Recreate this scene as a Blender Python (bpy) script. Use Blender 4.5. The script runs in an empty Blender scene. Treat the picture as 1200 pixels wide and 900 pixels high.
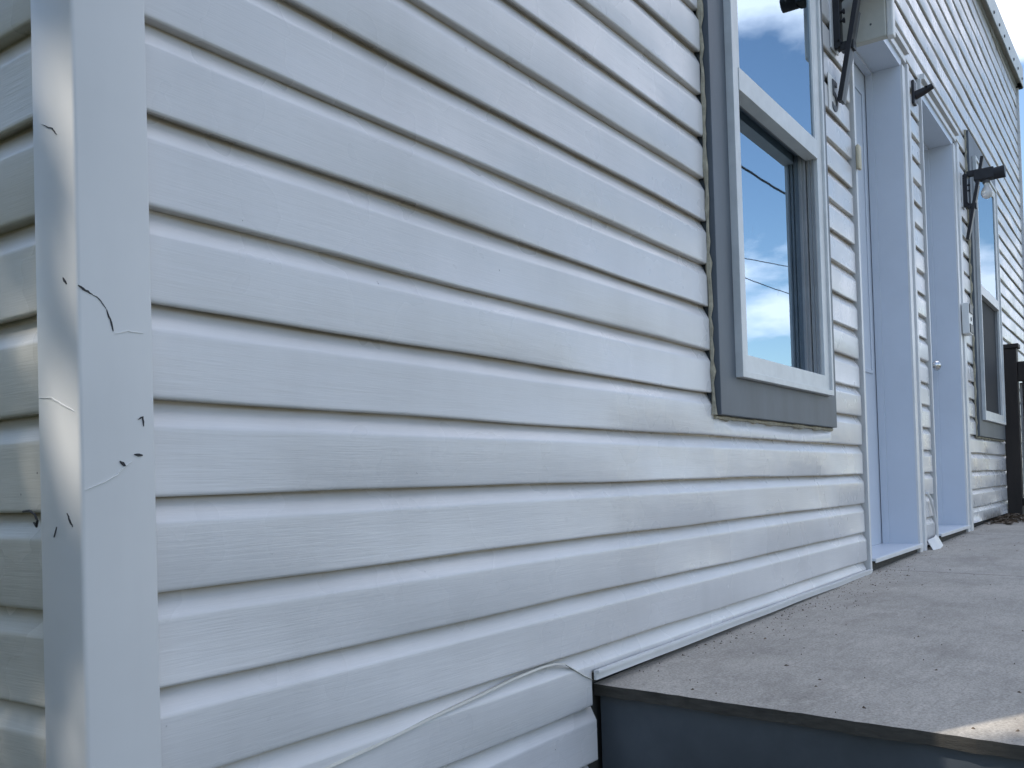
import bpy, bmesh, math, random
from mathutils import Vector, Matrix
random.seed(7)
S = bpy.context.scene
COL = S.collection
H = 0.1016                       # height of one siding course (metres)
ZO = 8.70                        # courses between the reference lap and the porch floor
GROUND = -0.80                   # ground level, porch floor is about 0

def W(x, y, z):                  # course units -> metres
    return Vector((x * H, y * H, (z + ZO) * H))

# ------------------------------------------------------------------ camera
cam_d = bpy.data.cameras.new('camera'); cam = bpy.data.objects.new('camera', cam_d); COL.objects.link(cam)
Fv = Vector((0.8212992, 0.5701840, 0.0189147)); Rv = Vector((0.5704953, -0.8207496, -0.0300852)); Uv = Vector((0.0016299, -0.0354997, 0.9993684))
cp = W(-5.7374, -8.53345, -5.00609)
cam.matrix_world = Matrix(((Rv.x, Uv.x, -Fv.x, cp.x), (Rv.y, Uv.y, -Fv.y, cp.y), (Rv.z, Uv.z, -Fv.z, cp.z), (0, 0, 0, 1)))
cam_d.sensor_fit = 'HORIZONTAL'; cam_d.sensor_width = 36.0
cam_d.lens = 1096.81 / 1200 * 36.0
cam_d.shift_y = (547.4067 - 450) / 1200
cam_d.clip_start = 0.05; cam_d.clip_end = 3000
S.camera = cam

# ------------------------------------------------------------------ sky, sun, exposure
SUN_EL = math.radians(52)
SUN_AZ = (-0.875, 0.484)         # horizontal direction towards the sun
sun_vec = Vector((SUN_AZ[0] * math.cos(SUN_EL), SUN_AZ[1] * math.cos(SUN_EL), math.sin(SUN_EL))).normalized()
wd = bpy.data.worlds.new('World'); S.world = wd; wd.use_nodes = True
nt = wd.node_tree; nt.nodes.clear()
wo = nt.nodes.new('ShaderNodeOutputWorld'); bg = nt.nodes.new('ShaderNodeBackground')
sky = nt.nodes.new('ShaderNodeTexSky'); sky.sky_type = 'NISHITA'; sky.sun_disc = False
sky.sun_elevation = SUN_EL; sky.sun_rotation = math.atan2(SUN_AZ[0], SUN_AZ[1])
sky.air_density = 1.2; sky.dust_density = 0.15; sky.ozone_density = 3.0
tc = nt.nodes.new('ShaderNodeTexCoord')
sep = nt.nodes.new('ShaderNodeSeparateXYZ'); nt.links.new(tc.outputs['Generated'], sep.inputs[0])
def wmath(op, a, b=None):
    n = nt.nodes.new('ShaderNodeMath'); n.operation = op
    for i, v in enumerate((a, b)):
        if v is None: continue
        if isinstance(v, (int, float)): n.inputs[i].default_value = v
        else: nt.links.new(v, n.inputs[i])
    return n.outputs[0]
zc = wmath('ADD', wmath('MAXIMUM', sep.outputs[2], 0.0), 0.22)
cmb = nt.nodes.new('ShaderNodeCombineXYZ')
nt.links.new(wmath('DIVIDE', sep.outputs[0], zc), cmb.inputs[0]); nt.links.new(wmath('DIVIDE', sep.outputs[1], zc), cmb.inputs[1])
cmb.inputs[2].default_value = 0.0
noi = nt.nodes.new('ShaderNodeTexNoise'); noi.inputs['Scale'].default_value = 1.15; noi.inputs['Detail'].default_value = 9; noi.inputs['Roughness'].default_value = 0.55
nt.links.new(cmb.outputs[0], noi.inputs['Vector'])
rmp = nt.nodes.new('ShaderNodeValToRGB'); rmp.color_ramp.elements[0].position = 0.505; rmp.color_ramp.elements[1].position = 0.60
nt.links.new(noi.outputs['Fac'], rmp.inputs[0])
mx = nt.nodes.new('ShaderNodeMix'); mx.data_type = 'RGBA'
nt.links.new(rmp.outputs[0], mx.inputs['Factor']); nt.links.new(sky.outputs[0], mx.inputs['A']); mx.inputs['B'].default_value = (9.6, 9.9, 11.2, 1)
nt.links.new(mx.outputs['Result'], bg.inputs[0]); bg.inputs[1].default_value = 0.10
nt.links.new(bg.outputs[0], wo.inputs[0])
sun_d = bpy.data.lights.new('sun', 'SUN'); sun_d.energy = 2.05; sun_d.angle = math.radians(0.53); sun_d.color = (1.0, 0.93, 0.82)
sun = bpy.data.objects.new('sun', sun_d); COL.objects.link(sun); sun.location = (-6, 4, 9)
sun.rotation_euler = sun_vec.to_track_quat('Z', 'Y').to_euler()
S.view_settings.view_transform = 'Standard'; S.view_settings.look = 'None'; S.view_settings.gamma = 1.0
S.view_settings.exposure = 1.08

# ------------------------------------------------------------------ materials
def new_mat(name):
    m = bpy.data.materials.new(name); m.use_nodes = True
    n = m.node_tree; b = n.nodes['Principled BSDF']
    return m, n, b
def add(n, t, **kw):
    x = n.nodes.new(t)
    for k, v in kw.items(): setattr(x, k, v)
    return x
def noise(n, scale, detail=4, rough=0.55, stretch=(1, 1, 1), off=(0, 0, 0)):
    g = add(n, 'ShaderNodeNewGeometry'); mp = add(n, 'ShaderNodeMapping')
    mp.inputs['Scale'].default_value = stretch; mp.inputs['Location'].default_value = off
    n.links.new(g.outputs['Position'], mp.inputs['Vector'])
    t = add(n, 'ShaderNodeTexNoise'); t.inputs['Scale'].default_value = scale; t.inputs['Detail'].default_value = detail; t.inputs['Roughness'].default_value = rough
    n.links.new(mp.outputs[0], t.inputs['Vector'])
    return t.outputs['Fac']
def ramp(n, src, p0, p1, c0=(0, 0, 0, 1), c1=(1, 1, 1, 1)):
    r = add(n, 'ShaderNodeValToRGB'); e = r.color_ramp.elements
    e[0].position = p0; e[1].position = p1; e[0].color = c0; e[1].color = c1
    n.links.new(src, r.inputs[0]); return r.outputs[0]
def mixc(n, fac, a, b, mode='MIX'):
    m = add(n, 'ShaderNodeMix', data_type='RGBA', blend_type=mode)
    for k, v in (('Factor', fac), ('A', a), ('B', b)):
        if isinstance(v, (int, float)): m.inputs[k].default_value = v
        elif isinstance(v, tuple): m.inputs[k].default_value = v if len(v) == 4 else (*v, 1)
        else: n.links.new(v, m.inputs[k])
    return m.outputs['Result']
def bump(n, b, src, strength, dist):
    u = add(n, 'ShaderNodeBump'); u.inputs['Strength'].default_value = strength; u.inputs['Distance'].default_value = dist
    n.links.new(src, u.inputs['Height'])
    old = b.inputs['Normal'].links
    if old: n.links.new(old[0].from_socket, u.inputs['Normal'])
    n.links.new(u.outputs[0], b.inputs['Normal'])

def vinyl(name, base, grime, rough=0.28, grain=True, specks=True):
    m, n, b = new_mat(name)
    big = ramp(n, noise(n, 1.6, 5, 0.6, (1, 1, 1.6)), 0.35, 0.72)
    col = mixc(n, big, base, grime)
    streak = ramp(n, noise(n, 5, 5, 0.6, (1.6, 1.6, 0.35)), 0.45, 0.85)
    f = add(n, 'ShaderNodeMath', operation='MULTIPLY'); n.links.new(streak, f.inputs[0]); f.inputs[1].default_value = 0.30
    col = mixc(n, f.outputs[0], col, tuple(c * 0.80 for c in grime))
    if specks:
        sp = ramp(n, noise(n, 95, 2, 0.5), 0.765, 0.79)
        gate = ramp(n, noise(n, 7, 2, 0.5, (1, 1, 1), (5, 3, 1)), 0.50, 0.60)
        g = add(n, 'ShaderNodeMath', operation='MULTIPLY'); n.links.new(sp, g.inputs[0]); n.links.new(gate, g.inputs[1])
        col = mixc(n, g.outputs[0], col, (0.09, 0.085, 0.08))
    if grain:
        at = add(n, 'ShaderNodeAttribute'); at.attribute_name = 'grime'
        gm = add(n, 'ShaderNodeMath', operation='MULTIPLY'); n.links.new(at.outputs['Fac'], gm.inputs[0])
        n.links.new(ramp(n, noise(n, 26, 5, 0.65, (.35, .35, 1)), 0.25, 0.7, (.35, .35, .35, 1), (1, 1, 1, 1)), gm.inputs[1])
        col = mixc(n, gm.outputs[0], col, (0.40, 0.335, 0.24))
    n.links.new(col, b.inputs['Base Color'])
    r = ramp(n, noise(n, 5, 3), 0.3, 0.7, (rough - 0.07,) * 3 + (1,), (rough + 0.10,) * 3 + (1,))
    n.links.new(r, b.inputs['Roughness']); b.inputs['Specular IOR Level'].default_value = 0.5
    if grain:
        bump(n, b, noise(n, 1.0, 5, 0.62, (14, 14, 420)), 0.28, 0.0012)
        bump(n, b, noise(n, 1.0, 3, 0.5, (5, 5, 60)), 0.25, 0.002)
    else:
        bump(n, b, noise(n, 22, 4, 0.6), 0.06, 0.002)
    return m
M = {}
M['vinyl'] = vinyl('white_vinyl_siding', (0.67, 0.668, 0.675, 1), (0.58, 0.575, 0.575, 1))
M['vinyl_side'] = vinyl('beige_grey_vinyl_siding', (0.61, 0.59, 0.53, 1), (0.48, 0.46, 0.40, 1))  # end-wall siding, darker and warmer than the front
M['post'] = vinyl('smooth_white_vinyl', (0.64, 0.645, 0.645, 1), (0.57, 0.575, 0.575, 1), 0.42, False)
def simple(name, col, rough, var=0.12, metal=0.0, nscale=12, bumps=0.0, stretch=(1, 1, 1), spec=0.5):
    m, n, b = new_mat(name)
    c0 = tuple(x * (1 - var) for x in col); c1 = tuple(min(1, x * (1 + var)) for x in col)
    nz = noise(n, nscale, 5, 0.6, stretch)
    n.links.new(ramp(n, nz, 0.3, 0.7, (*c0, 1), (*c1, 1)), b.inputs['Base Color'])
    b.inputs['Roughness'].default_value = rough; b.inputs['Metallic'].default_value = metal; b.inputs['Specular IOR Level'].default_value = spec
    if bumps: bump(n, b, noise(n, nscale * 6, 4, 0.6, stretch), bumps, 0.002)
    return m
M['dirt'] = simple('dirty_lap_edge', (0.34, 0.305, 0.25), 0.75, 0.35, 0, 30, 0.2, (1, 1, 1))
M['sheath'] = simple('dark_sheathing', (0.05, 0.048, 0.045), 0.9)
M['trim'] = simple('white_trim', (0.66, 0.665, 0.665), 0.4, 0.06)
M['door'] = simple('pale_blue_door_paint', (0.585, 0.63, 0.70), 0.32, 0.04, 0, 4, 0.02)
M['winwhite'] = simple('white_window_vinyl', (0.62, 0.635, 0.63), 0.4, 0.08, 0, 18)
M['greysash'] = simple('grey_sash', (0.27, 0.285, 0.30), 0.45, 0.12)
M['slate'] = simple('slate_grey_paint', (0.088, 0.105, 0.125), 0.5, 0.16, 0, 9, 0.1, (1, 1, .4))
M['caulk'] = simple('old_caulk', (0.36, 0.33, 0.25), 0.8, 0.3, 0, 60, 0.5)
M['black'] = simple('black_metal', (0.012, 0.012, 0.016), 0.45, 0.3, 0, 25)
M['greybar'] = simple('worn_grey_metal', (0.10, 0.105, 0.115), 0.5, 0.2)
M['beige'] = simple('beige_plastic', (0.50, 0.495, 0.44), 0.5, 0.08)
M['cream'] = simple('yellowed_plastic', (0.52, 0.47, 0.34), 0.5, 0.1)
M['steel'] = simple('satin_steel', (0.60, 0.60, 0.60), 0.22, 0.05, 1.0)
M['skirt'] = simple('dark_blue_skirt_paint', (0.066, 0.077, 0.090), 0.6, 0.25, 0, 6, 0.15)
M['brown'] = simple('dark_brown_stain', (0.020, 0.014, 0.011), 0.65, 0.3, 0, 18, 0.3, (1, 1, .15))
M['darkin'] = simple('dark_interior', (0.012, 0.013, 0.015), 0.9)
M['screen'] = simple('insect_screen', (0.020, 0.022, 0.026), 0.8, 0.1)
M['roofm'] = simple('pale_metal_edge', (0.50, 0.54, 0.53), 0.45, 0.12, 0, 8, 0.1)
M['soffit'] = simple('beige_soffit', (0.42, 0.38, 0.33), 0.7, 0.12)
M['shingle'] = simple('grey_shingle', (0.09, 0.09, 0.09), 0.9, 0.3)
M['concrete'] = simple('foundation_concrete', (0.27, 0.26, 0.25), 0.9, 0.2)
M['bark'] = simple('bark', (0.10, 0.075, 0.055), 0.9, 0.3, 0, 14, 0.6, (1, 1, .2))
M['wood'] = simple('weathered_pole_wood', (0.16, 0.13, 0.10), 0.85, 0.2, 0, 10, 0.3, (1, 1, .1))
M['cable'] = simple('cable_rubber', (0.015, 0.015, 0.015), 0.6)
M['litter'] = simple('dry_leaf', (0.11, 0.080, 0.055), 0.8, 0.5, 0, 40)
M['crack'] = simple('dark_split', (0.02, 0.02, 0.025), 0.7)
M['whiteplastic'] = simple('white_plastic', (0.72, 0.72, 0.70), 0.4, 0.04)
M['scuff'] = simple('clean_white_vinyl', (0.86, 0.86, 0.85), 0.25, 0.05)
def leafmat():
    m, n, b = new_mat('green_leaf')
    oi = ramp(n, noise(n, 3, 2), 0.3, 0.7, (0.045, 0.085, 0.022, 1), (0.085, 0.13, 0.035, 1))
    n.links.new(oi, b.inputs['Base Color']); b.inputs['Roughness'].default_value = 0.55
    return m
M['leaf'] = leafmat()
def glassmat():
    m, n, b = new_mat('window_glass'); n.nodes.remove(b)
    out = n.nodes['Material Output']
    tr = add(n, 'ShaderNodeBsdfTransparent'); gl = add(n, 'ShaderNodeBsdfGlossy'); fr = add(n, 'ShaderNodeFresnel'); mxs = add(n, 'ShaderNodeMixShader')
    tr.inputs[0].default_value = (0.86, 0.9, 0.9, 1); gl.inputs['Roughness'].default_value = 0.012; gl.inputs[0].default_value = (0.72, 0.87, 1, 1)
    fr.inputs['IOR'].default_value = 9.0
    # faint water marks
    df = add(n, 'ShaderNodeBsdfDiffuse'); df.inputs[0].default_value = (0.6, 0.62, 0.62, 1)
    mk = ramp(n, noise(n, 16, 5, 0.7, (2.2, 1, 0.8)), 0.66, 0.78, (0, 0, 0, 1), (0.22, 0.22, 0.22, 1))
    n.links.new(fr.outputs[0], mxs.inputs[0]); n.links.new(tr.outputs[0], mxs.inputs[1]); n.links.new(gl.outputs[0], mxs.inputs[2])
    m2 = add(n, 'ShaderNodeMixShader'); n.links.new(mk, m2.inputs[0]); n.links.new(mxs.outputs[0], m2.inputs[1]); n.links.new(df.outputs[0], m2.inputs[2])
    n.links.new(m2.outputs[0], out.inputs[0])
    u = add(n, 'ShaderNodeBump'); u.inputs['Strength'].default_value = 0.02; u.inputs['Distance'].default_value = 0.004
    n.links.new(noise(n, 5, 1), u.inputs['Height']); n.links.new(u.outputs[0], gl.inputs['Normal'])
    return m
M['glass'] = glassmat()
def bulbmat():
    m, n, b = new_mat('frosted_bulb_glass')
    b.inputs['Base Color'].default_value = (0.85, 0.84, 0.82, 1); b.inputs['Roughness'].default_value = 0.15
    b.inputs['Transmission Weight'].default_value = 0.35
    return m
M['bulb'] = bulbmat()
def plymat():
    m, n, b = new_mat('weathered_plywood')
    a = ramp(n, noise(n, 3.4, 8, 0.72), 0.30, 0.70, (0.365, 0.335, 0.295, 1), (0.535, 0.49, 0.43, 1))
    g = ramp(n, noise(n, 1.0, 6, 0.7, (16, 60, 16)), 0.3, 0.75, (0.84, 0.84, 0.83, 1), (1.08, 1.08, 1.08, 1))
    c = mixc(n, 1.0, a, g, 'MULTIPLY')
    fine = ramp(n, noise(n, 210, 4, 0.75), 0.32, 0.68, (0.50, 0.50, 0.50, 1), (1.28, 1.28, 1.28, 1))
    c = mixc(n, 0.8, c, fine, 'MULTIPLY')
    st = ramp(n, noise(n, 1.0, 4, 0.6, (2.0, 5, 2), (1.7, 0, 0)), 0.54, 0.74, (0, 0, 0, 1), (0.5, 0.5, 0.5, 1))
    c = mixc(n, st, c, (0.20, 0.175, 0.15))
    pale = ramp(n, noise(n, 26, 3, 0.6, (1, 2, 1), (0, 9, 0)), 0.66, 0.80, (0, 0, 0, 1), (0.4, 0.4, 0.4, 1))
    c = mixc(n, pale, c, (0.64, 0.58, 0.50))
    n.links.new(c, b.inputs['Base Color']); b.inputs['Roughness'].default_value = 0.82; b.inputs['Specular IOR Level'].default_value = 0.3
    bump(n, b, noise(n, 120, 4, 0.7), 0.35, 0.002)
    bump(n, b, noise(n, 1.0, 5, 0.7, (22, 90, 22)), 0.25, 0.002)
    return m
M['ply'] = plymat()
M['plyedge'] = simple('plywood_edge', (0.060, 0.055, 0.047), 0.9, 0.35, 0, 22, 0.5, (1, 1, 5))
def groundmat():
    m, n, b = new_mat('gravel_and_grass_ground')
    a = ramp(n, noise(n, 0.5, 6, 0.6), 0.42, 0.58, (0.062, 0.061, 0.060, 1), (0.042, 0.060, 0.024, 1))
    f = ramp(n, noise(n, 40, 4, 0.7), 0.3, 0.7, (0.75, 0.75, 0.75, 1), (1.2, 1.2, 1.2, 1))
    n.links.new(mixc(n, 1.0, a, f, 'MULTIPLY'), b.inputs['Base Color']); b.inputs['Roughness'].default_value = 0.95
    bump(n, b, noise(n, 60, 4), 0.5, 0.02)
    return m
M['ground'] = groundmat()

# ------------------------------------------------------------------ mesh helpers
class MB:
    def __init__(s): s.v = []; s.f = []; s.m = []
    def add(s, vs, fs, mi=0):
        o = len(s.v); s.v += [Vector(p) for p in vs]; s.f += [tuple(i + o for i in q) for q in fs]; s.m += [mi] * len(fs); return s
    def box(s, x0, x1, y0, y1, z0, z1, mi=0, w=True):
        c = [(x, y, z) for z in (z0, z1) for y in (y0, y1) for x in (x0, x1)]
        if w: c = [W(*p) for p in c]
        return s.add(c, [(0, 2, 3, 1), (4, 5, 7, 6), (0, 1, 5, 4), (2, 6, 7, 3), (0, 4, 6, 2), (1, 3, 7, 5)], mi)
    def ring(s, X0, X1, Z0, Z1, x0, x1, z0, z1, yf, yb, mi=0):   # picture-frame ring, mitred, front yf (smaller y), back yb
        o = [(X0, Z0), (X1, Z0), (X1, Z1), (X0, Z1)]; i = [(x0, z0), (x1, z0), (x1, z1), (x0, z1)]
        v = [W(a, yf, b) for a, b in o] + [W(a, yf, b) for a, b in i] + [W(a, yb, b) for a, b in o] + [W(a, yb, b) for a, b in i]
        f = []
        for k in range(4):
            n = (k + 1) % 4
            f += [(k, n, 4 + n, 4 + k), (k, 8 + k, 8 + n, n), (4 + k, 4 + n, 12 + n, 12 + k), (8 + k, 12 + k, 12 + n, 8 + n)]
        return s.add(v, f, mi)
    def tube(s, pts, r, n=8, mi=0, cap=True):                     # pts in metres
        pts = [Vector(p) for p in pts]; R = r if isinstance(r, (list, tuple)) else [r] * len(pts)
        base = len(s.v); up = None
        for i, p in enumerate(pts):
            t = (pts[min(i + 1, len(pts) - 1)] - pts[max(i - 1, 0)]).normalized()
            if up is None: up = t.orthogonal().normalized()
            up = (up - t * up.dot(t)).normalized(); bt = t.cross(up)
            for k in range(n):
                a = 2 * math.pi * k / n
                s.v.append(p + (up * math.cos(a) + bt * math.sin(a)) * R[i])
        for i in range(len(pts) - 1):
            for k in range(n):
                a = base + i * n + k; b_ = base + i * n + (k + 1) % n
                s.f.append((a, b_, b_ + n, a + n)); s.m.append(mi)
        if cap:
            s.f.append(tuple(base + k for k in range(n))[::-1]); s.m.append(mi)
            s.f.append(tuple(base + (len(pts) - 1) * n + k for k in range(n))); s.m.append(mi)
        return s
    def bar(s, p, q, a, b, axis, mi=0):                           # rectangular bar p->q (metres); a along axis, b across
        p, q = Vector(p), Vector(q); t = (q - p).normalized(); u = Vector(axis); u = (u - t * u.dot(t)).normalized(); v = t.cross(u)
        c = []
        for e in (p, q):
            for i, j in ((-1, -1), (1, -1), (1, 1), (-1, 1)): c.append(e + u * a * i * .5 + v * b * j * .5)
        return s.add(c, [(3, 2, 1, 0), (4, 5, 6, 7), (0, 1, 5, 4), (1, 2, 6, 5), (2, 3, 7, 6), (3, 0, 4, 7)], mi)
    def lathe(s, prof, origin, axis, n=16, mi=0):
        ax = Vector(axis).normalized(); u = ax.orthogonal().normalized(); v = ax.cross(u); o = Vector(origin)
        base = len(s.v)
        for d, r in prof:
            for k in range(n):
                a = 2 * math.pi * k / n; s.v.append(o + ax * d + (u * math.cos(a) + v * math.sin(a)) * max(r, 1e-5))
        for i in range(len(prof) - 1):
            for k in range(n):
                a = base + i * n + k; b_ = base + i * n + (k + 1) % n
                s.f.append((a, b_, b_ + n, a + n)); s.m.append(mi)
        return s
    def build(s, name, mats, parent=None, bev=0.0, smooth=False, origin=None, fix=True):
        off = parent['_o'] if parent is not None and '_o' in parent else (0, 0, 0)
        off = Vector(off)
        if parent is None and origin is not None: off = Vector(origin)
        me = bpy.data.meshes.new(name); me.from_pydata([tuple(p - off) for p in s.v], [], s.f)
        mats = mats if isinstance(mats, (list, tuple)) else [mats]
        for m in mats: me.materials.append(M[m])
        me.polygons.foreach_set('material_index', s.m)
        if fix or bev:
            bm = bmesh.new(); bm.from_mesh(me)
            bmesh.ops.recalc_face_normals(bm, faces=bm.faces)
            if bev:
                bmesh.ops.bevel(bm, geom=[e for e in bm.edges if len(e.link_faces) == 2 and e.calc_face_angle(0) > 0.6], offset=bev, segments=2, profile=0.5, affect='EDGES', clamp_overlap=True)
            if smooth is True:
                for f in bm.faces: f.smooth = True
                for e in bm.edges:
                    if len(e.link_faces) == 2 and e.calc_face_angle(0) > 0.7: e.smooth = False
            bm.to_mesh(me); bm.free()
        ob = bpy.data.objects.new(name, me); COL.objects.link(ob)
        if parent is not None: ob.parent = parent
        elif origin is not None: ob.location = off
        ob['_o'] = tuple(off)
        return ob
def thing(name, label, cat, loc, group=None):
    o = bpy.data.objects.new(name, None); COL.objects.link(o); o.location = loc; o['_o'] = tuple(loc)
    o['label'] = label; o['category'] = cat
    if group: o['group'] = group
    return o
def tag(o, label, cat, group=None):
    o['label'] = label; o['category'] = cat
    if group: o['group'] = group
    return o

def zdeck(x, y): return -8.70 + 0.013 * (x - 9.1) + 0.025 * min(y, 0)
def zeave(x): return 24.95 + 0.052 * (x - 60.5)

# ------------------------------------------------------------------ ground
g = MB().add([(-600, -600, GROUND), (600, -600, GROUND), (600, 600, GROUND), (-600, 600, GROUND)], [(0, 1, 2, 3)]).build('ground', 'ground')
g['kind'] = 'structure'

# ------------------------------------------------------------------ house
house = thing('house', 'long white vinyl-sided building with two recessed doors and grey-trimmed windows', 'house', (0, 0, GROUND))
XEND = 79.0
YSIDE0 = 0.80; XL = -0.69; ZL = -0.1276
# openings in the front wall (x0, x1, z0, z1) in course units
WIN = [(14.84, 24.24, -3.52, 13.9), (52.5, 62.9, -3.05, 14.3)]
DOOR = [(28.10, 37.40, -9.4, 13.35), (40.05, 49.55, -9.4, 13.35)]
OPEN = WIN + DOOR

PROF = [(1.06, -.142), (0.985, -.142), (0.975, -.139), (0.963, -.133), (0.95, -.126), (0.735, -.0135), (0.715, -.004), (0.695, -.001), (0.66, 0.0), (0.06, 0.001), (0.030, 0.0), (0.008, -.006), (0.0, -.022)]
UNDER = {0: [(0.0, -.155)], 1: [(0.003, -.080), (0.016, -.083), (0.020, -.155)]}
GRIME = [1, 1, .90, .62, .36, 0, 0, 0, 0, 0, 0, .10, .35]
def course(k, s0, s1, mapf, parent, mats, seed, zmin=-99, ztop=None, step=1.3, extra=()):
    """one siding course between the laps at z=-(k-1) and z=-k, from s0 to s1 along the wall"""
    prof = PROF + UNDER[k % 2]; np_ = len(prof)
    n = max(2, int((s1 - s0) / step) + 1)
    mb = MB(); ss = sorted(set([s0 + (s1 - s0) * i / (n - 1) for i in range(n)] + [e for e in extra if s0 < e < s1])); n = len(ss)
    for s in ss:
        wz = .010 * math.sin(s * .55 + seed * 1.7) + .006 * math.sin(s * 1.31 + seed * 2.9) + .008 * math.sin(s * .21 + k * .9)
        wd = .012 * math.sin(s * .43 + seed * 3.1) + .009 * math.sin(s * .97 + k * 2.3)
        for z, d in prof:
            zz = -k + z + wz * (1 if z < .5 else .3) ; dd = d + wd * (1 if .05 < z < .85 else .4)
            if zz < zmin: zz = zmin
            if ztop is not None and zz > ztop(s): zz = ztop(s)
            mb.v.append(mapf(s, dd, zz))
    for i in range(n - 1):
        for j in range(np_ - 1):
            a = i * np_ + j; mb.f.append((a, a + 1, a + 1 + np_, a + np_))
            mb.m.append(0)
    for i in (0, n - 1):                                     # end caps
        back = len(mb.v)
        s = ss[i]
        mb.v += [mapf(s, -.26, max(-k, zmin)), mapf(s, -.26, min(-k + 1.06, ztop(s) if ztop else 99))]
        mb.f.append(tuple(i * np_ + j for j in range(np_)) + (back, back + 1)); mb.m.append(1)
    off = Vector(parent['_o'])
    me = bpy.data.meshes.new('siding_panel'); me.from_pydata([tuple(p - off) for p in mb.v], [], mb.f)
    for m in mats: me.materials.append(M[m])
    me.polygons.foreach_set('material_index', mb.m)
    me.polygons.foreach_set('use_smooth', [len(f) == 4 for f in mb.f])
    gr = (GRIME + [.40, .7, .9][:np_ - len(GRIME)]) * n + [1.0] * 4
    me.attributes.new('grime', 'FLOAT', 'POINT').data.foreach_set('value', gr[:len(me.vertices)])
    # keep the lap edge crisp
    sharp = set()
    for i in range(n - 1):
        for j in (len(PROF) - 1, 1):
            sharp.add((i * np_ + j, (i + 1) * np_ + j))
    bm = bmesh.new(); bm.from_mesh(me); bm.verts.ensure_lookup_table(); bmesh.ops.recalc_face_normals(bm, faces=bm.faces)
    for e in bm.edges:
        a, b_ = sorted(v.index for v in e.verts)
        if (a, b_) in sharp or any(len(f.verts) > 4 for f in e.link_faces): e.smooth = False
    bm.to_mesh(me); bm.free()
    ob = bpy.data.objects.new('siding_panel', me); COL.objects.link(ob); ob.parent = parent
    return ob
front_map = lambda s, d, z: W(s, -d, z)
side_map = lambda s, d, z: W(XL - d, s, z + ZL)

# sheathing behind the siding, with holes for the openings
fw = MB()
xs = sorted({0.0, XEND} | {o[0] for o in OPEN} | {o[1] for o in OPEN})
for a, b_ in zip(xs[:-1], xs[1:]):
    mid = (a + b_) / 2; hole = [o for o in OPEN if o[0] < mid < o[1]]
    zt = zeave(a) - .02
    if hole:
        o = hole[0]
        if o[2] > -15: fw.box(a, b_, .27, 1.0, -15.0, o[2])
        fw.box(a, b_, .27, 1.0, o[3], zt)
    else: fw.box(a, b_, .27, 1.0, -15.0, zt)
fwall = fw.build('front_wall', 'sheath', house)
seed = 0
for k in range(-27, 15):
    zc_ = -k + .5
    # free spans along the wall for this row
    spans = [(0.05, XEND - .15)]
    for o in OPEN:
        if o[2] < -k + 0.25 and o[3] > -k + .45:
            g0, g1 = (o[0] - .17, o[1] + .10) if o in DOOR else (o[0] - .06, o[1] + .05)
            new = []
            for a, b_ in spans:
                if g1 <= a or g0 >= b_: new.append((a, b_)); continue
                if g0 - a > .2: new.append((a, g0))
                if b_ - g1 > .2: new.append((g1, b_))
            spans = new
    if -k + 1 < -8.9: spans = [(0.05, 8.90 + .10 * math.sin(k * 3.3))]
    if -k < -12.6: continue
    for a, b_ in spans:
        # below the eave only
        x_needed = 60.5 + (-k + 0.02 - 24.95) / 0.052
        if x_needed > a: a = max(a, x_needed)
        if b_ - a < .5: continue
        seed += 1
        part = [o for o in WIN if -k + .25 <= o[2] < -k + 1.05 and a < o[0] < b_]
        if part:                                              # notched around the foot of a window casing
            ex = [e for o in part for e in (o[0] - .02, o[0] + .02, o[1] - .02, o[1] + .02)]
            zt_ = lambda s: min([99] + [o[2] + .03 for o in part if o[0] - .001 < s < o[1] + .001])
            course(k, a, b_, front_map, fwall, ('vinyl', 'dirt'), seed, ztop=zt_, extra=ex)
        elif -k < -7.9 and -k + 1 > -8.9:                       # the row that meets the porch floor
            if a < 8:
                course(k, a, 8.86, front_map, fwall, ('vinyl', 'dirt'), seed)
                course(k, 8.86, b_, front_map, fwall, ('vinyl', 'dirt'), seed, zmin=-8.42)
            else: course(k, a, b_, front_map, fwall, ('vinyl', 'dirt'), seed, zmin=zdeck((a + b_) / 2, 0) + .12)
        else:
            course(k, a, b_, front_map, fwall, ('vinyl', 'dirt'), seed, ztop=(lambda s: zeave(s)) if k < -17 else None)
swall = MB().box(XL + .28, XL + 1.0, YSIDE0 + .3, 60, -15, 21.5).build('side_wall', 'sheath', house)
for k in range(-21, 14):
    seed += 1
    course(k, .45, 60, side_map, swall, ('vinyl_side', 'dirt'), seed, step=2.2)

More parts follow.
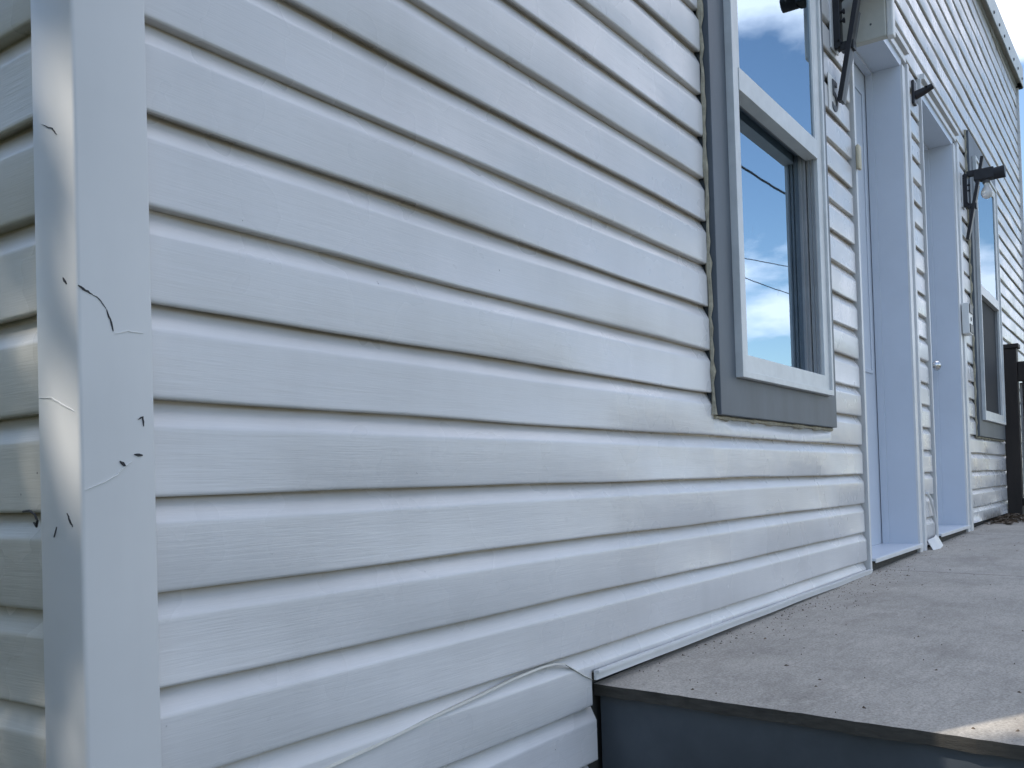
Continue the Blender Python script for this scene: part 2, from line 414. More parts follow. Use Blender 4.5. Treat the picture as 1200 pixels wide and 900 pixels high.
# corner post
pr = [(0.0, .20), (0.0, -.135), (-.018, -.160), (-.04, -.166), (-.765, -.166), (-.790, -.160), (-.806, -.145), (-.812, -.120), (-.812, .535), (-.806, .56), (-.785, .57), (-.45, .57)]
cpmb = MB(); zs = [-14.5 + i * 1.2 for i in range(31)]
for z in zs:
    for i, (x, y) in enumerate(pr):
        wob = .006 * math.sin(z * .7 + i * .2); cpmb.v.append(W(x + wob * .6, y + wob, z))
npz = len(pr)
for i in range(len(zs) - 1):
    for j in range(npz - 1):
        a = i * npz + j; cpmb.f.append((a, a + 1, a + 1 + npz, a + npz)); cpmb.m.append(0)
post = cpmb.build('corner_post', 'post', house, smooth=True)
def sliver(pts, wid, parent, name, mat, yoff=-.178, face='front'):
    """thin raised mark that follows a polyline on the corner post (course units)"""
    fine = []
    for (a0, z0), (a1, z1) in zip(pts[:-1], pts[1:]):
        for q in range(4): fine.append((a0 + (a1 - a0) * q / 4 + random.uniform(-.004, .004), z0 + (z1 - z0) * q / 4 + random.uniform(-.004, .004)))
    pts = fine + [pts[-1]]
    mb = MB(); n = len(pts)
    for i, (a, z) in enumerate(pts):
        a2, z2 = pts[min(i + 1, n - 1)]; a1, z1 = pts[max(i - 1, 0)]
        t = Vector((a2 - a1, z2 - z1)).normalized(); nn = Vector((-t.y, t.x))
        wv = .62 * wid * (0.08 + math.sin(math.pi * (i + .3) / n)) * random.uniform(.7, 1.1)
        for sgn in (-.5, .5):
            u, w_ = a + nn.x * wv * sgn, z + nn.y * wv * sgn
            for dd in (0, .012):
                mb.v.append(W(u, yoff + dd, w_) if face == 'front' else W(-.822 + dd, u, w_))
    for i in range(n - 1):
        b0 = i * 4; b1 = b0 + 4
        mb.f += [(b0, b1, b1 + 2, b0 + 2), (b0, b0 + 1, b1 + 1, b1), (b0 + 2, b1 + 2, b1 + 3, b0 + 3)]; mb.m += [0] * 3
    mb.f += [(0, 2, 3, 1), tuple(4 * (n - 1) + q for q in (0, 1, 3, 2))]; mb.m += [0, 0]
    return mb.build(name, mat, parent)
for pl, wd_ in (([(-.80, -2.99), (-.75, -3.02), (-.66, -3.06)], .035), ([(-.66, -3.06), (-.59, -3.09), (-.52, -3.18)], .012), ([(-.52, -3.18), (-.48, -3.28), (-.45, -3.39)], .028), ([(-.20, -4.24), (-.15, -4.21), (-.14, -4.31)], .025), ([(-.25, -4.59), (-.16, -4.60)], .04), ([(-.41, -4.66), (-.35, -4.71)], .05)):
    sliver(pl, wd_, post, 'crack', 'crack')
for pl in ([(-.44, -3.41), (-.29, -3.37), (-.12, -3.37)], [(-.77, -4.93), (-.60, -4.87), (-.44, -4.79), (-.36, -4.71), (-.28, -4.66)]):
    sliver(pl, .014, post, 'crease', 'whiteplastic')
for pl, wd_ in (([(.06, -2.89), (0, -2.96)], .035), ([(.07, -5.15), (.03, -5.22), (-.02, -5.28)], .03), ([(.26, -5.28), (.31, -5.38)], .022), ([(.38, -1.33), (.20, -1.41), (.12, -1.49)], .016)):
    sliver(pl, wd_, post, 'crack', 'crack', face='side')
sliver([(.55, -4.01), (.3, -4.03), (.08, -4.12), (-.08, -4.18)], .02, post, 'crease', 'post', face='side')

# ------------------------------------------------------------------ windows
def window(o, lower_dark, label):
    X0, X1, Z0, Z1 = o
    sx = (X1 - X0) / 9.40
    wn = MB().ring(X0, X1, Z0, Z1, X0 + 1.00 * sx, X1 - .82 * sx, Z0 + .93, Z1 - 1.2, -.20, .30).build('window', 'slate', house, bev=.0015)
    wn['label'] = label
    a, b_, c, d = X0 + 1.005 * sx, X1 - .825 * sx, Z0 + .935, Z1 - 1.205
    MB().ring(a, b_, c, d, a + .16 * sx, b_ - .16 * sx, c + .16, d - .16, -.38, .9).build('outer_frame', 'winwhite', wn, bev=.0012)
    ia, ib, ic, idd = a + .165 * sx, b_ - .165 * sx, c + .165, d - .165
    MB().ring(ia, ib, ic, idd, ia + .38 * sx, ib - .48 * sx, ic + .42, idd - .4, -.305, .03).build('inner_frame', 'winwhite', wn, bev=.0012)
    ja, jb, jc, jd = ia + .385 * sx, ib - .485 * sx, ic + .425, idd - .405
    zm = jc + (jd - jc) * .485 if not lower_dark else jc + (jd - jc) * .50
    # meeting rail and upper sash
    us = MB().box(ja, jb, -.325, .035, zm - .30, zm + .26)
    us.box(ja, ja + .12 * sx, -.30, -.10, zm + .262, jd); us.box(jb - .12 * sx, jb, -.30, -.10, zm + .262, jd); us.box(ja + .122 * sx, jb - .122 * sx, -.30, -.10, jd - .12, jd)
    us.build('upper_sash', 'winwhite', wn, bev=.001)
    MB().box(ja + .122 * sx, jb - .122 * sx, -.245, -.205, zm + .262, jd - .122).build('pane', 'glass', wn)
    # jamb tracks on the right side of the lower opening
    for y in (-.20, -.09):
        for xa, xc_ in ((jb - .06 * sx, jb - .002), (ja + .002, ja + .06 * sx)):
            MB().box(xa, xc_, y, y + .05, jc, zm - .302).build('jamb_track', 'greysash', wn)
    # lower sash, set back
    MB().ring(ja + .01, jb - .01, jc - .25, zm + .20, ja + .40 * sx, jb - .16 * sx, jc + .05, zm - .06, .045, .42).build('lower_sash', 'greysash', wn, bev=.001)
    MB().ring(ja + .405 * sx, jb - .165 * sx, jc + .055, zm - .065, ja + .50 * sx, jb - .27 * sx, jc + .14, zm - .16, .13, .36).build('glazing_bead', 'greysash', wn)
    MB().box(ja + .502 * sx, jb - .272 * sx, .20, .24, jc + .142, zm - .162).build('pane', 'glass', wn)
    if lower_dark:
        MB().box(ja + .02, jb - .02, -.06, -.045, jc + .02, zm - .31).build('insect_screen', 'screen', wn)
    MB().box(ia, ib, .92, .98, ic, idd).build('interior', 'darkin', wn)
    # old caulk around the casing
    ck = MB()
    for side in ('l', 'b', 'r'):
        L = (Z1 - Z0) if side != 'b' else (X1 - X0); n = int(L / .25); pts = []; rr = []
        for i in range(n + 1):
            t = i / n
            if side == 'b': pts.append(W(X0 + (X1 - X0) * t, -.03 + .012 * random.uniform(-1, 1), Z0 - .05))
            else: pts.append(W(X0 - .05 if side == 'l' else X1 + .03, -.03 + .02 * random.uniform(-1, 1), Z0 + (Z1 - Z0) * t))
            rr.append(H * random.choice((.035, .05, .06, .085)) * (1 if side != 'r' else .5))
        ck.tube(pts, rr, 6)
    ck.build('caulk_bead', 'caulk', wn, smooth=True)
    return wn
window(WIN[0], False, 'window nearest the corner, slate-grey casing, reflecting sky')
window(WIN[1], True, 'far window with dark insect screen in its lower half')

# ------------------------------------------------------------------ doors
def door(o, label, knob):
    X0, X1, _, Z1 = o
    tl = .46; tr_ = 1.2 if not knob else 1.5
    a, b_ = X0 + tl, X1 - tr_
    zt = 12.25; zs_ = zdeck((a + b_) / 2, 0) + .42
    lf = MB().box(a - .2, b_ + .2, 1.42, 1.8, zs_, zt + .2).build('door', 'door', house)
    lf['label'] = label
    ps = MB()                                               # raised stile and glazing stop on the leaf
    ps.box(b_ - .75, b_ - .60, 1.36, 1.418, zs_ + 7.2, zt - 1.0); ps.box(a + .6, a + .75, 1.36, 1.418, zs_ + 7.2, zt - 1.0)
    ps.box(a + .752, b_ - .752, 1.36, 1.418, zt - 1.15, zt - 1.0); ps.box(a + .752, b_ - .752, 1.36, 1.418, zs_ + 7.2, zs_ + 7.35)
    ps.build('leaf_moulding', 'door', lf, bev=.002)
    j = MB().box(b_, b_ + .30, -.02, 1.41, zs_ - .1, zt); j.box(a - .30, a, -.02, 1.41, zs_ - .1, zt); j.box(a - .30, b_ + .30, -.02, 1.41, zt + .002, zt + .35)
    j.build('jamb', 'door', lf)
    st = MB().box(b_ - .10, b_ - .001, 1.10, 1.38, zs_, zt - .002); st.box(a + .001, a + .10, 1.10, 1.38, zs_, zt - .002); st.box(a + .102, b_ - .102, 1.10, 1.38, zt - .11, zt - .002)
    st.build('door_stop', 'door', lf)
    t = MB().box(X0, X0 + .16, -.10, .26, zs_ - .55, Z1 - .35); t.box(X0 + .162, a - .005, -.04, .26, zs_ - .55, Z1 - .35)
    t.build('left_trim', 'trim', lf, bev=.001)
    t = MB().box(b_ + .02, b_ + .50, -.10, .26, zs_ - .45, zt + .05); t.box(b_ + .502, b_ + .86, -.05, .26, zs_ - .45, zt + .05); t.box(b_ + .862, X1, -.14, .26, zs_ - .55, zt + .35)
    t.build('right_trim', 'trim', lf, bev=.001)
    t = MB().box(a - .005, b_ + .86, -.10, .26, zt + .352, zt + .60); t.box(a - .005, X1 - .002, -.18, .26, zt + .86, Z1 + .02)
    t.build('head_trim', 'trim', lf, bev=.001)
    MB().box(a - .005, X1 - .01, .05, .26, zt + .602, zt + .858).build('head_channel', 'plyedge', lf)
    s_ = MB().box(a - .004, b_ + .3, -.14, 1.42, zs_ - .10, zs_); s_.build('threshold', 'door', lf, bev=.001)
    MB().box(a - .004, b_ + .25, -.18, -.142, zs_ - .16, zs_ - .02).build('sill_nosing', 'trim', lf, bev=.001)
    MB().box(a - .2, b_ + .3, .02, 1.3, zdeck(a, 0) - .3, zs_ - .17).build('sill_support', 'plyedge', lf)
    if knob:
        kx = 46.95; kz = .55
        p = W(kx, 1.42, kz)
        k_ = MB().lathe([(0, 0), (0, .033), (.006, .034), (.012, .028), (.014, .012), (.034, .011), (.038, .022), (.050, .029), (.062, .026), (.070, .015), (.072, 0)], p, (0, -1, 0), 20)
        k_.build('knob', 'steel', lf, smooth=True)
    return lf
door(DOOR[0], 'nearer recessed door opening with pale jamb', False)
door(DOOR[1], 'farther recessed door with round steel knob', True)

# ------------------------------------------------------------------ trims along the porch floor, loose strip
def strip(pts, hgt, thick, name, mat, parent, lean=0.0):
    """vertical strip following pts (course units x,y,z of its lower edge)"""
    mb = MB(); n = len(pts)
    for x, y, z in pts:
        mb.v += [W(x, y, z), W(x, y + thick, z), W(x, y + lean, z + hgt), W(x, y + lean + thick, z + hgt)]
    for i in range(n - 1):
        b0 = i * 4; b1 = b0 + 4
        mb.f += [(b0, b1, b1 + 2, b0 + 2), (b0 + 1, b0 + 3, b1 + 3, b1 + 1), (b0, b0 + 1, b1 + 1, b1), (b0 + 2, b1 + 2, b1 + 3, b0 + 3)]; mb.m += [0] * 4
    mb.f += [(0, 2, 3, 1), tuple(4 * (n - 1) + q for q in (0, 1, 3, 2))]; mb.m += [0, 0]
    return mb.build(name, mat, parent)
pts = [(8.86 + i * .8, -.10 - .012 * math.sin(i * .8) - (.02 if i > 18 else 0), -8.54 + .003 * i + .007 * math.sin(i * .9)) for i in range(24)] + [(28.0, -.13, -8.47)]
strip(pts, .17, .05, 'base_trim', 'trim', fwall)
strip([(x, y - .055, z + .13) for x, y, z in pts], .045, .055, 'base_trim_lip', 'trim', fwall)
lp = [(8.84, -8.52), (8.55, -8.40), (8.24, -8.24), (7.95, -8.10), (7.64, -8.045), (7.3, -8.03), (6.99, -8.04), (6.38, -8.07), (5.48, -8.15), (4.29, -8.24), (3.25, -8.34), (2.34, -8.40), (1.3, -8.47), (.2, -8.53)]
fine = []
for (x0, z0), (x1, z1) in zip(lp[:-1], lp[1:]):
    for q in range(4): fine.append((x0 + (x1 - x0) * q / 4, z0 + (z1 - z0) * q / 4))
loose = strip([(x, -.03, z - .015) for x, z in fine + [lp[-1]]], .024, .035, 'loose_edge_strip', 'beige', fwall, lean=.03); loose['label'] = 'slack strip of trim sagging across the lowest courses'

# roof edge
rf = MB()
n = 12; v = []
for i in range(n + 1):
    x = -2 + (XEND + .6 + 2) * i / n
    v += [W(x, -.46, zeave(x) + 1.26), W(x, 62, zeave(x) + 9), W(x, 62, zeave(x) + 8.6), W(x, -.40, zeave(x) + 1.0)]
fs = []
for i in range(n):
    b0 = i * 4; b1 = b0 + 4
    for q in range(4): fs.append((b0 + q, b1 + q, b1 + (q + 1) % 4, b0 + (q + 1) % 4))
fs += [(0, 1, 2, 3), tuple(4 * n + q for q in (3, 2, 1, 0))]
roof = rf.add(v, fs).build('roof', 'shingle', house)
def sloped(y0, y1, d0, d1, name, mat, parent, x0=-2, x1=XEND + .5, wob=0):
    mb = MB(); n = 40
    for i in range(n + 1):
        x = x0 + (x1 - x0) * i / n; w_ = wob * math.sin(i * 1.7) + wob * .6 * math.sin(i * .63)
        mb.v += [W(x, y0, zeave(x) + d0 + w_), W(x, y1, zeave(x) + d0 + w_), W(x, y1, zeave(x) + d1), W(x, y0, zeave(x) + d1)]
    for i in range(n):
        b0 = i * 4; b1 = b0 + 4
        for q in range(4): mb.f.append((b0 + q, b1 + q, b1 + (q + 1) % 4, b0 + (q + 1) % 4)); mb.m.append(0)
    mb.f += [(0, 1, 2, 3), tuple(4 * n + q for q in (3, 2, 1, 0))]; mb.m += [0, 0]
    return mb.build(name, mat, parent)
sloped(-.48, -.42, -.30, 1.24, 'fascia', 'roofm', roof, wob=.03)
sloped(-.415, .9, .02, .16, 'soffit', 'soffit', roof)
sloped(-.08, .26, -.20, .015, 'frieze_trim', 'trim', roof)
MB().box(XEND + .1, XEND + .52, -.415, .1, zeave(XEND) - .35, zeave(XEND) + .02).build('end_cap', 'black', roof)
for i in range(9):
    x = 58 + i * 2.55; p = W(x, -.485, zeave(x) + .12 + .05 * math.sin(i * 2))
    MB().lathe([(0, .012), (.006, .010), (.008, 0)], p, (0, -1, 0), 8).build('screw', 'greybar', roof)
MB().box(XEND - .14, XEND + .10, -.17, .6, -15, zeave(XEND) - .4).build('end_corner_post', 'post', house, bev=.002)
# remaining walls close the building
MB().box(XEND - 1.0, XEND - .2, 1.01, 60, -15, 25).box(XL + 1.01, XEND - .2, 60.01, 61, -15, 28).build('rear_wall', 'sheath', house)
MB().box(-.55, XEND - .3, .30, .9, (GROUND / H) - ZO - .2, -15.01).build('foundation', 'concrete', house)

# ------------------------------------------------------------------ porch
deck = thing('porch_deck', 'weathered grey plywood porch floor along the wall with dark painted skirt', 'porch', W(9.2, -8, zdeck(9.2, -8)))
def sheet(x0, x1, y0, y1, jag):
    """one plywood sheet, near edge slightly chipped"""
    mb = MB(); th = .21
    nx, ny = 8, 46
    def edge_x(y, base): return base + (.035 * math.sin(y * 3.1) * .3 + random.uniform(-.02, .012) if jag else 0)
    top = []
    for j in range(ny + 1):
        y = y1 + (y0 - y1) * j / ny
        xe = x0 + (-.12 * (-y) / 7 if jag else 0)
        row = []
        for i in range(nx + 1):
            x = xe + (x1 - xe) * i / nx
            if i == 0 and jag: x = edge_x(y, xe)
            row.append(len(mb.v)); mb.v.append(W(x, y, zdeck(x, y)))
        top.append(row)
    bot = [[None] * (nx + 1) for _ in top]
    for j in range(ny + 1):
        for i in range(nx + 1):
            if j in (0, ny) or i in (0, nx):
                p = mb.v[top[j][i]]; bot[j][i] = len(mb.v); mb.v.append(p + Vector((0.0015 if i == 0 else 0, 0, -th * H * (1 + (random.uniform(-.06, .06) if jag else 0)))))
    for j in range(ny):
        for i in range(nx): mb.f.append((top[j][i], top[j + 1][i], top[j + 1][i + 1], top[j][i + 1])); mb.m.append(0)
        for i in (0, nx): mb.f.append((top[j][i], top[j + 1][i], bot[j + 1][i], bot[j][i])); mb.m.append(1)
    for i in range(nx):
        for j in (0, ny): mb.f.append((top[j][i], top[j][i + 1], bot[j][i + 1], bot[j][i])); mb.m.append(1)
    return mb.build('plywood_sheet', ('ply', 'plyedge'), deck)
xb = [9.22, 29.45, 47.0, 64.0]
for i in range(3):
    sheet(xb[i], xb[i + 1] - .045, -9.6, .18, i == 0)
    sheet(xb[i], xb[i + 1] - .045, -19.0, -9.64, i == 0)
def skirtz(x, y): return zdeck(x, y) - .24
sk = MB(); v = []
for y in (.12, -19.0):
    xo = 9.36 - .12 * (-y) / 7
    v += [W(xo, y, skirtz(9.3, y)), W(xo + .15, y, skirtz(9.3, y)), W(xo + .15, y, -16.0), W(xo, y, -16.0)]
sk.add(v, [(0, 1, 5, 4), (1, 2, 6, 5), (2, 3, 7, 6), (3, 0, 4, 7), (0, 3, 2, 1), (4, 5, 6, 7)]).build('end_skirt', 'skirt', deck)
MB().box(9.3, 63.9, -18.9, -18.75, -16.0, -9.25).build('front_skirt', 'skirt', deck)
for i in range(6): MB().box(9.55 + i * 10.6, 9.95 + i * 10.6, -18.7, .2, -10.9, -9.3).build('joist', 'plyedge', deck)
MB().box(9.62, 9.9, .14, .20, -15.5, -9.05).build('ledger_block', 'black', deck)

# ------------------------------------------------------------------ railing at the far end of the porch
rail = thing('porch_railing', 'dark brown wooden railing post at the far end of the porch', 'railing', W(64.5, -.5, -8.1))
px, py = 64.6, -.42
MB().box(px - .44, px + .44, py - .46, py + .40, -8.4, 3.05).build('post', 'brown', rail, bev=.003)
MB().box(px - .55, px + .55, py - .60, py + .52, 3.051, 3.35).build('post_cap', 'brown', rail, bev=.004)
MB().box(px - .3, px + .3, -18.6, py - .47, .85, 2.15).build('top_rail', 'brown', rail, bev=.003)
MB().box(px - .2, px + .2, -18.6, py - .47, -7.4, -6.9).build('bottom_rail', 'brown', rail, bev=.003)
for i in range(13):
    y = -1.30 - i * 1.35
    MB().box(px - .16, px + .16, y - .18, y + .18, -6.9, .85).build('baluster', 'brown', rail, bev=.002)
MB().box(px - .4, px + .44, -19.0, -18.2, -8.9, 3.05).build('post', 'brown', rail, bev=.003)
wb = MB().box(px + .5, px + .62, py - .66, py - .47, -8.05, .80).build('bright_gap_strip', 'whiteplastic', rail, bev=.001)  # white strip stands in for sunlit background seen past the post
wb['label'] = 'narrow white strip standing in for the bright background beside the dark post'

# ------------------------------------------------------------------ wall lights
def wall_light(xc, z, label, bulb=True, hz=0.0):
    t = thing('wall_light', label, 'light', W(xc, 0, z), 'black bracket wall lights beside the doors')
    bp = MB().box(xc - .42, xc + .42, -.06, .0, z - .95, z + .95).build('back_plate', 'trim', t, bev=.002)
    for dz in (.28, -.02): MB().lathe([(0, .005), (.03, .005), (.031, .009), (.036, .009), (.038, 0)], W(xc - .05, -.06, z + dz), (0, -1, 0), 10).build('screw', 'black', bp)
    lp_ = MB()
    r = .17
    ring = [(-.14, -.75), (-.14, .72), (-.26, .88), (-.75, .90), (-1.0, .90)]
    for a, b_ in zip(ring[:-1], ring[1:]): lp_.bar(W(xc, a[0], z + a[1]), W(xc, b_[0], z + b_[1]), .36 * H, .28 * H, (1, 0, 0))
    for a, b_ in zip([(-.14, -.70), (-.26, -.90), (-.70, -.92)][:-1], [(-.26, -.90), (-.70, -.92)]): lp_.bar(W(xc, a[0], z + a[1]), W(xc, b_[0], z + b_[1]), .36 * H, .28 * H, (1, 0, 0))
    lp_.build('bracket', 'black', t, bev=.002)
    zh = z + hz
    hd = MB().box(xc - .30, xc + .30, -1.62, -.62, zh + .40, zh + 1.0); hd.build('lamp_head', 'black', t, bev=.004)
    MB().lathe([(0, .028), (.0, .032), (.055, .034), (.058, .0)], W(xc, -1.60, zh + .66), (0, -1, .05), 16).build('end_collar', 'black', t, smooth=True)
    if bulb: MB().lathe([(0, .018), (.02, .019), (.02, .0)], W(xc, -1.22, z + .42), (0, 0, -1), 14).build('socket', 'greybar', t, smooth=True)
    if bulb: MB().lathe([(0, .013), (.018, .014), (.030, .022), (.048, .030), (.062, .031), (.078, .024), (.088, .010), (.090, 0)], W(xc, -1.22, z + .24), (0, 0, -1), 20).build('bulb', 'bulb', t, smooth=True)
    sb = MB().bar(W(xc - .12, -1.08, z + 1.68), W(xc - .12, -.20, z - 2.72), .30 * H, .17 * H, (1, 0, 0)); sb.build('strut', 'black', t, bev=.0015)
    sb = MB().bar(W(xc + .16, -.80, z + .2), W(xc + .16, -.20, z - 2.70), .24 * H, .12 * H, (1, 0, 0)); sb.build('strut_side', 'greybar', t, bev=.0015)
    return t
wall_light(26.15, 10.1, 'black bracket wall light between the large near window and nearer door, top cut off', False, .55)
wall_light(51.0, 10.45, 'small black bracket wall light with bare bulb right of the farther door')

# flag bracket between the doors
fb = thing('pole_bracket', 'small black pole bracket above the siding strip between the doors', 'bracket', W(38.7, 0, 11.9))
MB().box(38.45, 38.95, -.12, .0, 11.35, 12.40).build('mounting_plate', 'black', fb, bev=.003)
MB().tube([W(38.7, -.10, 11.75), W(38.7, -.45, 11.85), W(38.7, -.85, 12.0)], [.020, .017, .013], 12).build('socket_tube', 'black', fb, smooth=True)
MB().lathe([(0, .004), (.05, .004), (.05, 0)], W(38.45, -.6, 11.95), (1, 0, 0), 8).build('thumb_screw', 'black', fb)

# white box by the nearer door
ub = thing('utility_box', 'beige plastic box fixed high beside the nearer door, cut by the top edge', 'box', W(27.1, 0, 9.58))
MB().box(27.0, 27.32, -1.50, -.02, 9.58, 13.2).build('box_body', 'beige', ub, bev=.004)
MB().box(27.04, 27.40, -1.72, -1.503, 9.56, 13.25).build('box_lid', 'whiteplastic', ub, bev=.005)
MB().lathe([(0, .004), (.002, .003), (.003, 0)], W(27.0, -1.02, 10.1), (-1, 0, 0), 8).build('screw', 'greybar', ub)

# door bell, keypad
db = MB().box(28.02, 28.40, -.24, -.105, 5.68, 6.55).build('door_bell', 'cream', None, bev=.010, smooth=True, origin=W(28.2, -.1, 5.7))
tag(db, 'yellowed oval bell cover on the trim left of the nearer door', 'door bell')
kp = thing('entry_keypad', 'small white box with two black squares on the trim of the farther door', 'keypad', W(49, -.14, 2.3))
MB().box(48.35, 49.55, -.48, -.145, 2.25, 3.85).build('keypad_body', 'whiteplastic', kp, bev=.002)
for z0, z1 in ((3.35, 3.82), (2.32, 2.76)):
    MB().box(48.50, 49.45, -.52, -.482, z0, z1).build('black_panel', 'black', kp)
MB().lathe([(0, .012), (.003, .011), (.004, 0)], W(49.0, -.482, 3.05), (0, -1, 0), 12).build('button', 'greybar', kp)

# house number
hn = thing('house_number', 'dark digit 5 on a pale sticker beside the near window', 'house number', W(25.9, -.01, 6.9))
MB().box(25.25, 26.55, -.045, -.02, 6.95, 8.15).build('sticker', 'whiteplastic', hn)
fc = bpy.data.curves.new('digit', 'FONT'); fc.body = '5'; fc.size = 1.45 * H; fc.extrude = .0015; fc.align_x = 'CENTER'; fc.offset = .0016
fo = bpy.data.objects.new('digit_tmp', fc); COL.objects.link(fo)
dg = bpy.context.evaluated_depsgraph_get(); me = bpy.data.meshes.new_from_object(fo.evaluated_get(dg)); bpy.data.objects.remove(fo)
do = bpy.data.objects.new('digit', me); COL.objects.link(do); do.parent = hn; me.materials.clear(); me.materials.append(M['skirt'])
do.rotation_euler = (math.pi / 2, 0, 0); do.location = W(25.9, -.062, 7.06) - Vector(hn['_o'])

# cord and bent flap on the strip between the doors
cd = MB().tube([W(38.2, -.05, -5.9), W(38.6, -.10, -6.15), W(39.1, -.13, -6.7), W(39.55, -.14, -7.4), W(39.7, -.12, -8.05), W(39.75, -.08, -8.35)], .006, 8).build('loose_cord', 'trim', None, smooth=True, origin=W(39.7, -.08, -8.35))
tag(cd, 'thin pale cord hanging loose on the strip between the doors', 'cord')
fl = strip([(37.45, -.42, -8.42), (38.4, -.50, -8.36), (39.85, -.34, -8.30)], .50, .03, 'bent_flap', 'trim', fwall, lean=.26)
fl['label'] = 'bent white flap of trim at the foot of the strip'

ws = MB().tube([W(-.70, 1.10, -5.13), W(-.76, .86, -5.12), W(-.78, .72, -5.16), W(-.79, .66, -5.22), W(-.78, .70, -5.28), W(-.77, .76, -5.24)], .0012, 6).build('wire_stub', 'cable', None, smooth=True, origin=W(-.70, 1.10, -5.13))
tag(ws, 'short dark curl of wire sticking out of the end wall siding beside the corner post', 'wire')

# ------------------------------------------------------------------ litter
def litter(name, spots, label, cat, leafy=True):
    mb = MB()
    for x, y, s, a in spots:
        z = zdeck(x, y); c = W(x, y, z) + Vector((0, 0, .002)); l = s; w_ = s * random.uniform(.25, .6)
        d = Vector((math.cos(a), math.sin(a), 0)); e = Vector((-d.y, d.x, 0)); up = Vector((0, 0, 1))
        if leafy:
            p = [c - d * l, c + e * w_ + up * s * random.uniform(.1, .7), c + d * l + up * s * random.uniform(0, .5), c - e * w_ + up * s * random.uniform(0, .5)]
            mb.add(p, [(0, 1, 2), (0, 2, 3)])
        else:
            ln = random.choice((.5, .6, .7, .8, .8, 1.5))
            p = [c + up * s * .14 + d * s * .2 * random.uniform(-1, 1)] + [c + (d * math.cos(q * 1.047) * ln + e * math.sin(q * 1.047) * .4) * s * random.uniform(.6, 1.1) - up * .002 for q in range(6)]
            mb.add(p, [(0, q + 1, (q + 1) % 6 + 1) for q in range(6)])
    o = mb.build(name, 'litter', None, fix=False); o['kind'] = 'stuff'; o['label'] = label; o['category'] = cat
    return o
sp = []
for i in range(420):
    x = random.triangular(53, 64.3, 62.5); sp.append((x, random.uniform(-3.4, .1) * (.3 + .7 * (x - 53) / 11), random.uniform(.008, .03), random.uniform(0, 6.3)))
litter('leaf_litter', sp, 'dead leaves heaped at the foot of the dark railing post', 'leaves')
sp = []
for i in range(120):
    x = 9.4 + 42 * random.random() ** 1.6; sp.append((x, random.uniform(-9, -.1), random.choice((.002, .003, .003, .004, .006, .008)), random.uniform(0, 6.3)))
for i in range(110):
    x = random.uniform(15, 30); sp.append((x, random.uniform(-1.6, -.15), random.uniform(.0015, .004), random.uniform(0, 6.3)))
for i in range(260):
    x = random.uniform(10, 50); sp.append((x, -.05 - abs(random.gauss(0, .35)), random.uniform(.001, .004), random.uniform(0, 6.3)))
litter('porch_debris', sp, 'dark specks and crumbs of dirt scattered over the plywood', 'debris', False)

# ------------------------------------------------------------------ overhead lines (seen mirrored in the panes)
poles = []
for i, x in enumerate((4.0, 49.0, 96.0)):
    t = thing('utility_pole', ['wooden utility pole behind the viewer, nearest the corner', 'wooden utility pole across from the middle of the building', 'wooden utility pole farthest along the line'][i], 'utility pole', (x, -9.3, GROUND), 'utility poles across from the building')
    MB().tube([(x, -9.3, GROUND - .3), (x, -9.3, 5), (x, -9.3, 14.5)], [.15, .13, .10], 12).build('pole_shaft', 'wood', t, smooth=True)
    MB().box(x - .05, x + .05, -10.3, -8.3, 13.6, 13.72, w=False).build('cross_arm', 'wood', t)
def cable(pts, r, label):
    mb = MB()
    P = []
    for (x0, z0), (x1, z1), sag in pts:
        for i in range(25):
            t_ = i / 24; P.append((x0 + (x1 - x0) * t_, -9.12, z0 + (z1 - z0) * t_ - sag * 4 * t_ * (1 - t_)))
    o = mb.tube(P[:25] + P[26:], r, 6).build('overhead_cable', 'cable', None, smooth=True, origin=P[0])
    tag(o, label, 'cable', 'overhead cables across from the building'); return o
cable([((4, 10.6), (49, 11.6), 1.4), ((49, 11.6), (96, 13.4), 1.0)], .035, 'thick overhead cable, uppermost of the three mirrored in the panes')
cable([((4, 5.4), (49, 10.2), .85), ((49, 10.2), (96, 13.0), .5)], .014, 'thin overhead cable, middle one of the three')
cable([((4, 6.4), (49, 7.6), .65), ((49, 7.6), (96, 11), .5)], .014, 'thin overhead cable, lowest of the three')

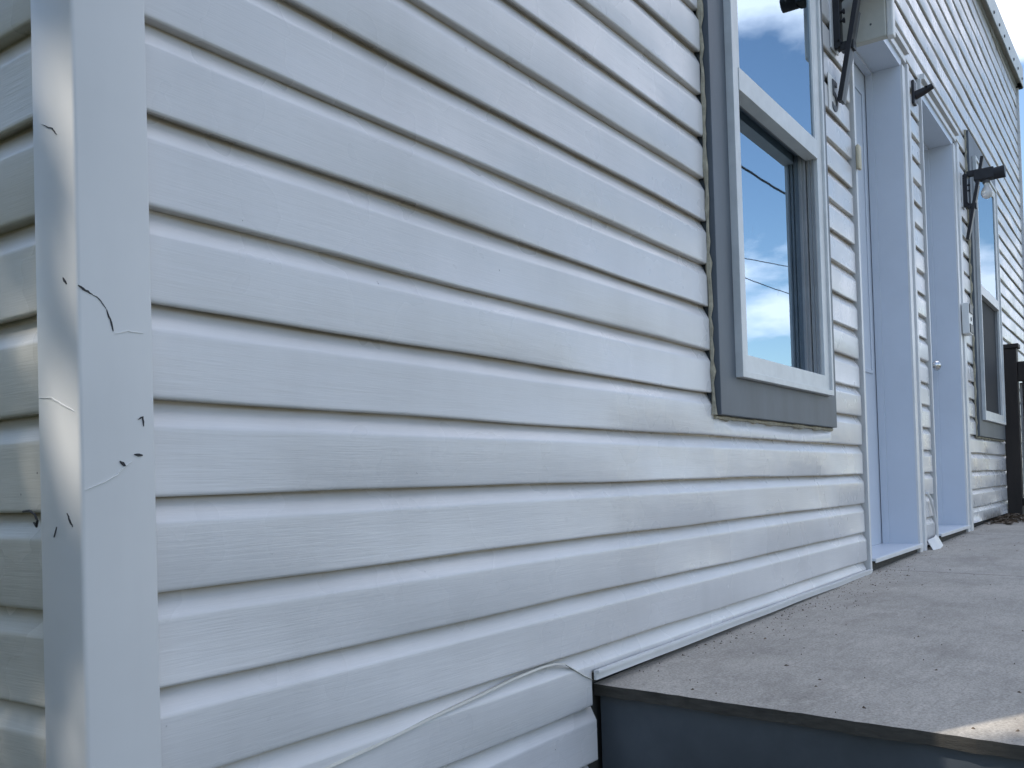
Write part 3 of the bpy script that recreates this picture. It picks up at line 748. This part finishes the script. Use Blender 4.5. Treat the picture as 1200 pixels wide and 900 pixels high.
# ------------------------------------------------------------------ tree that dapples the end wall (outside the frame)
tree = thing('tree', 'broadleaf tree standing beside the end wall, dappling it with shade', 'tree', (-3.6, 2.3, GROUND))
tb = MB().tube([(-3.6, 2.3, GROUND - .2), (-3.55, 2.3, 1.2), (-3.4, 2.2, 2.6), (-3.3, 2.1, 4.2), (-3.1, 2.0, 5.8)], [.20, .16, .13, .10, .04], 10)
for i in range(9):
    a = i * 2.4; zb = 2.4 + i * .38; q = Vector((-3.38, 2.18, zb)); e = q + Vector((math.cos(a) * 1.5, math.sin(a) * 1.5, .9))
    tb.tube([q, (q + e) / 2 + Vector((0, 0, .15)), e], [.06, .04, .015], 7)
tb.build('trunk', 'bark', tree, smooth=True)
cr = MB(); cen = Vector((-3.3, 2.0, 5.6))
def keep(p):
    """light gap over the porch's near corner, cut into the crown so the sun patch stays lit"""
    t_ = p.z / sun_vec.z; q = p - sun_vec * t_
    return not (0.87 + (-q.y - .57) * .7 < q.x < 1.5 and -1.2 < q.y < -.50)
n_l = 0
clumps = [(cen + Vector((random.gauss(0, .85), random.gauss(0, .85), random.gauss(0, 1.15)))) for _ in range(100)]
for c in clumps:
    for _ in range(62):
        p = c + Vector((random.gauss(0, .17), random.gauss(0, .17), random.gauss(0, .14)))
        if not keep(p): continue  # leaves that would shade the porch sun patch are dropped
        d = Vector((random.gauss(0, 1), random.gauss(0, 1), random.gauss(0, .5))).normalized(); nrm = Vector((random.gauss(0, .5), random.gauss(0, .5), 1)).normalized()
        e = d.cross(nrm).normalized(); L = random.uniform(.045, .075)
        cr.add([p - d * L, p + e * L * .5 + nrm * .008, p + d * L, p - e * L * .5 + nrm * .008], [(0, 1, 2, 3)])
cr.build('crown', 'leaf', tree, fix=False)
# unseen foliage row, added to block sky light from the end wall
sky_block_hedge = thing('sky_block_hedge', 'unseen leafy row added to keep sky light off the end wall', 'sky_block_hedge', (-2.2, 2.5, GROUND))
hb = MB()
for i in range(9): hb.tube([(-2.2, -.4 + i * .75, GROUND), (-2.15 + .1 * math.sin(i), -.4 + i * .75, 1.6)], [.035, .012], 6)
hb.build('stems', 'bark', sky_block_hedge)['kind'] = 'stuff'
hl = MB()
for _ in range(19000):
    p = Vector((-2.2 + random.gauss(0, .26), random.uniform(-1.1, 6.2), random.uniform(GROUND, 2.75)))
    d = Vector((random.gauss(0, 1), random.gauss(0, 1), random.gauss(0, .7))).normalized(); nrm = Vector((random.gauss(.4, .7), random.gauss(0, .5), random.gauss(.6, .5))).normalized()
    e = d.cross(nrm).normalized(); L = random.uniform(.04, .075)
    hl.add([p - d * L, p + e * L * .5, p + d * L, p - e * L * .5], [(0, 1, 2, 3)])
hl.build('foliage', 'leaf', sky_block_hedge, fix=False)

for o in bpy.data.objects:
    if '_o' in o: del o['_o']
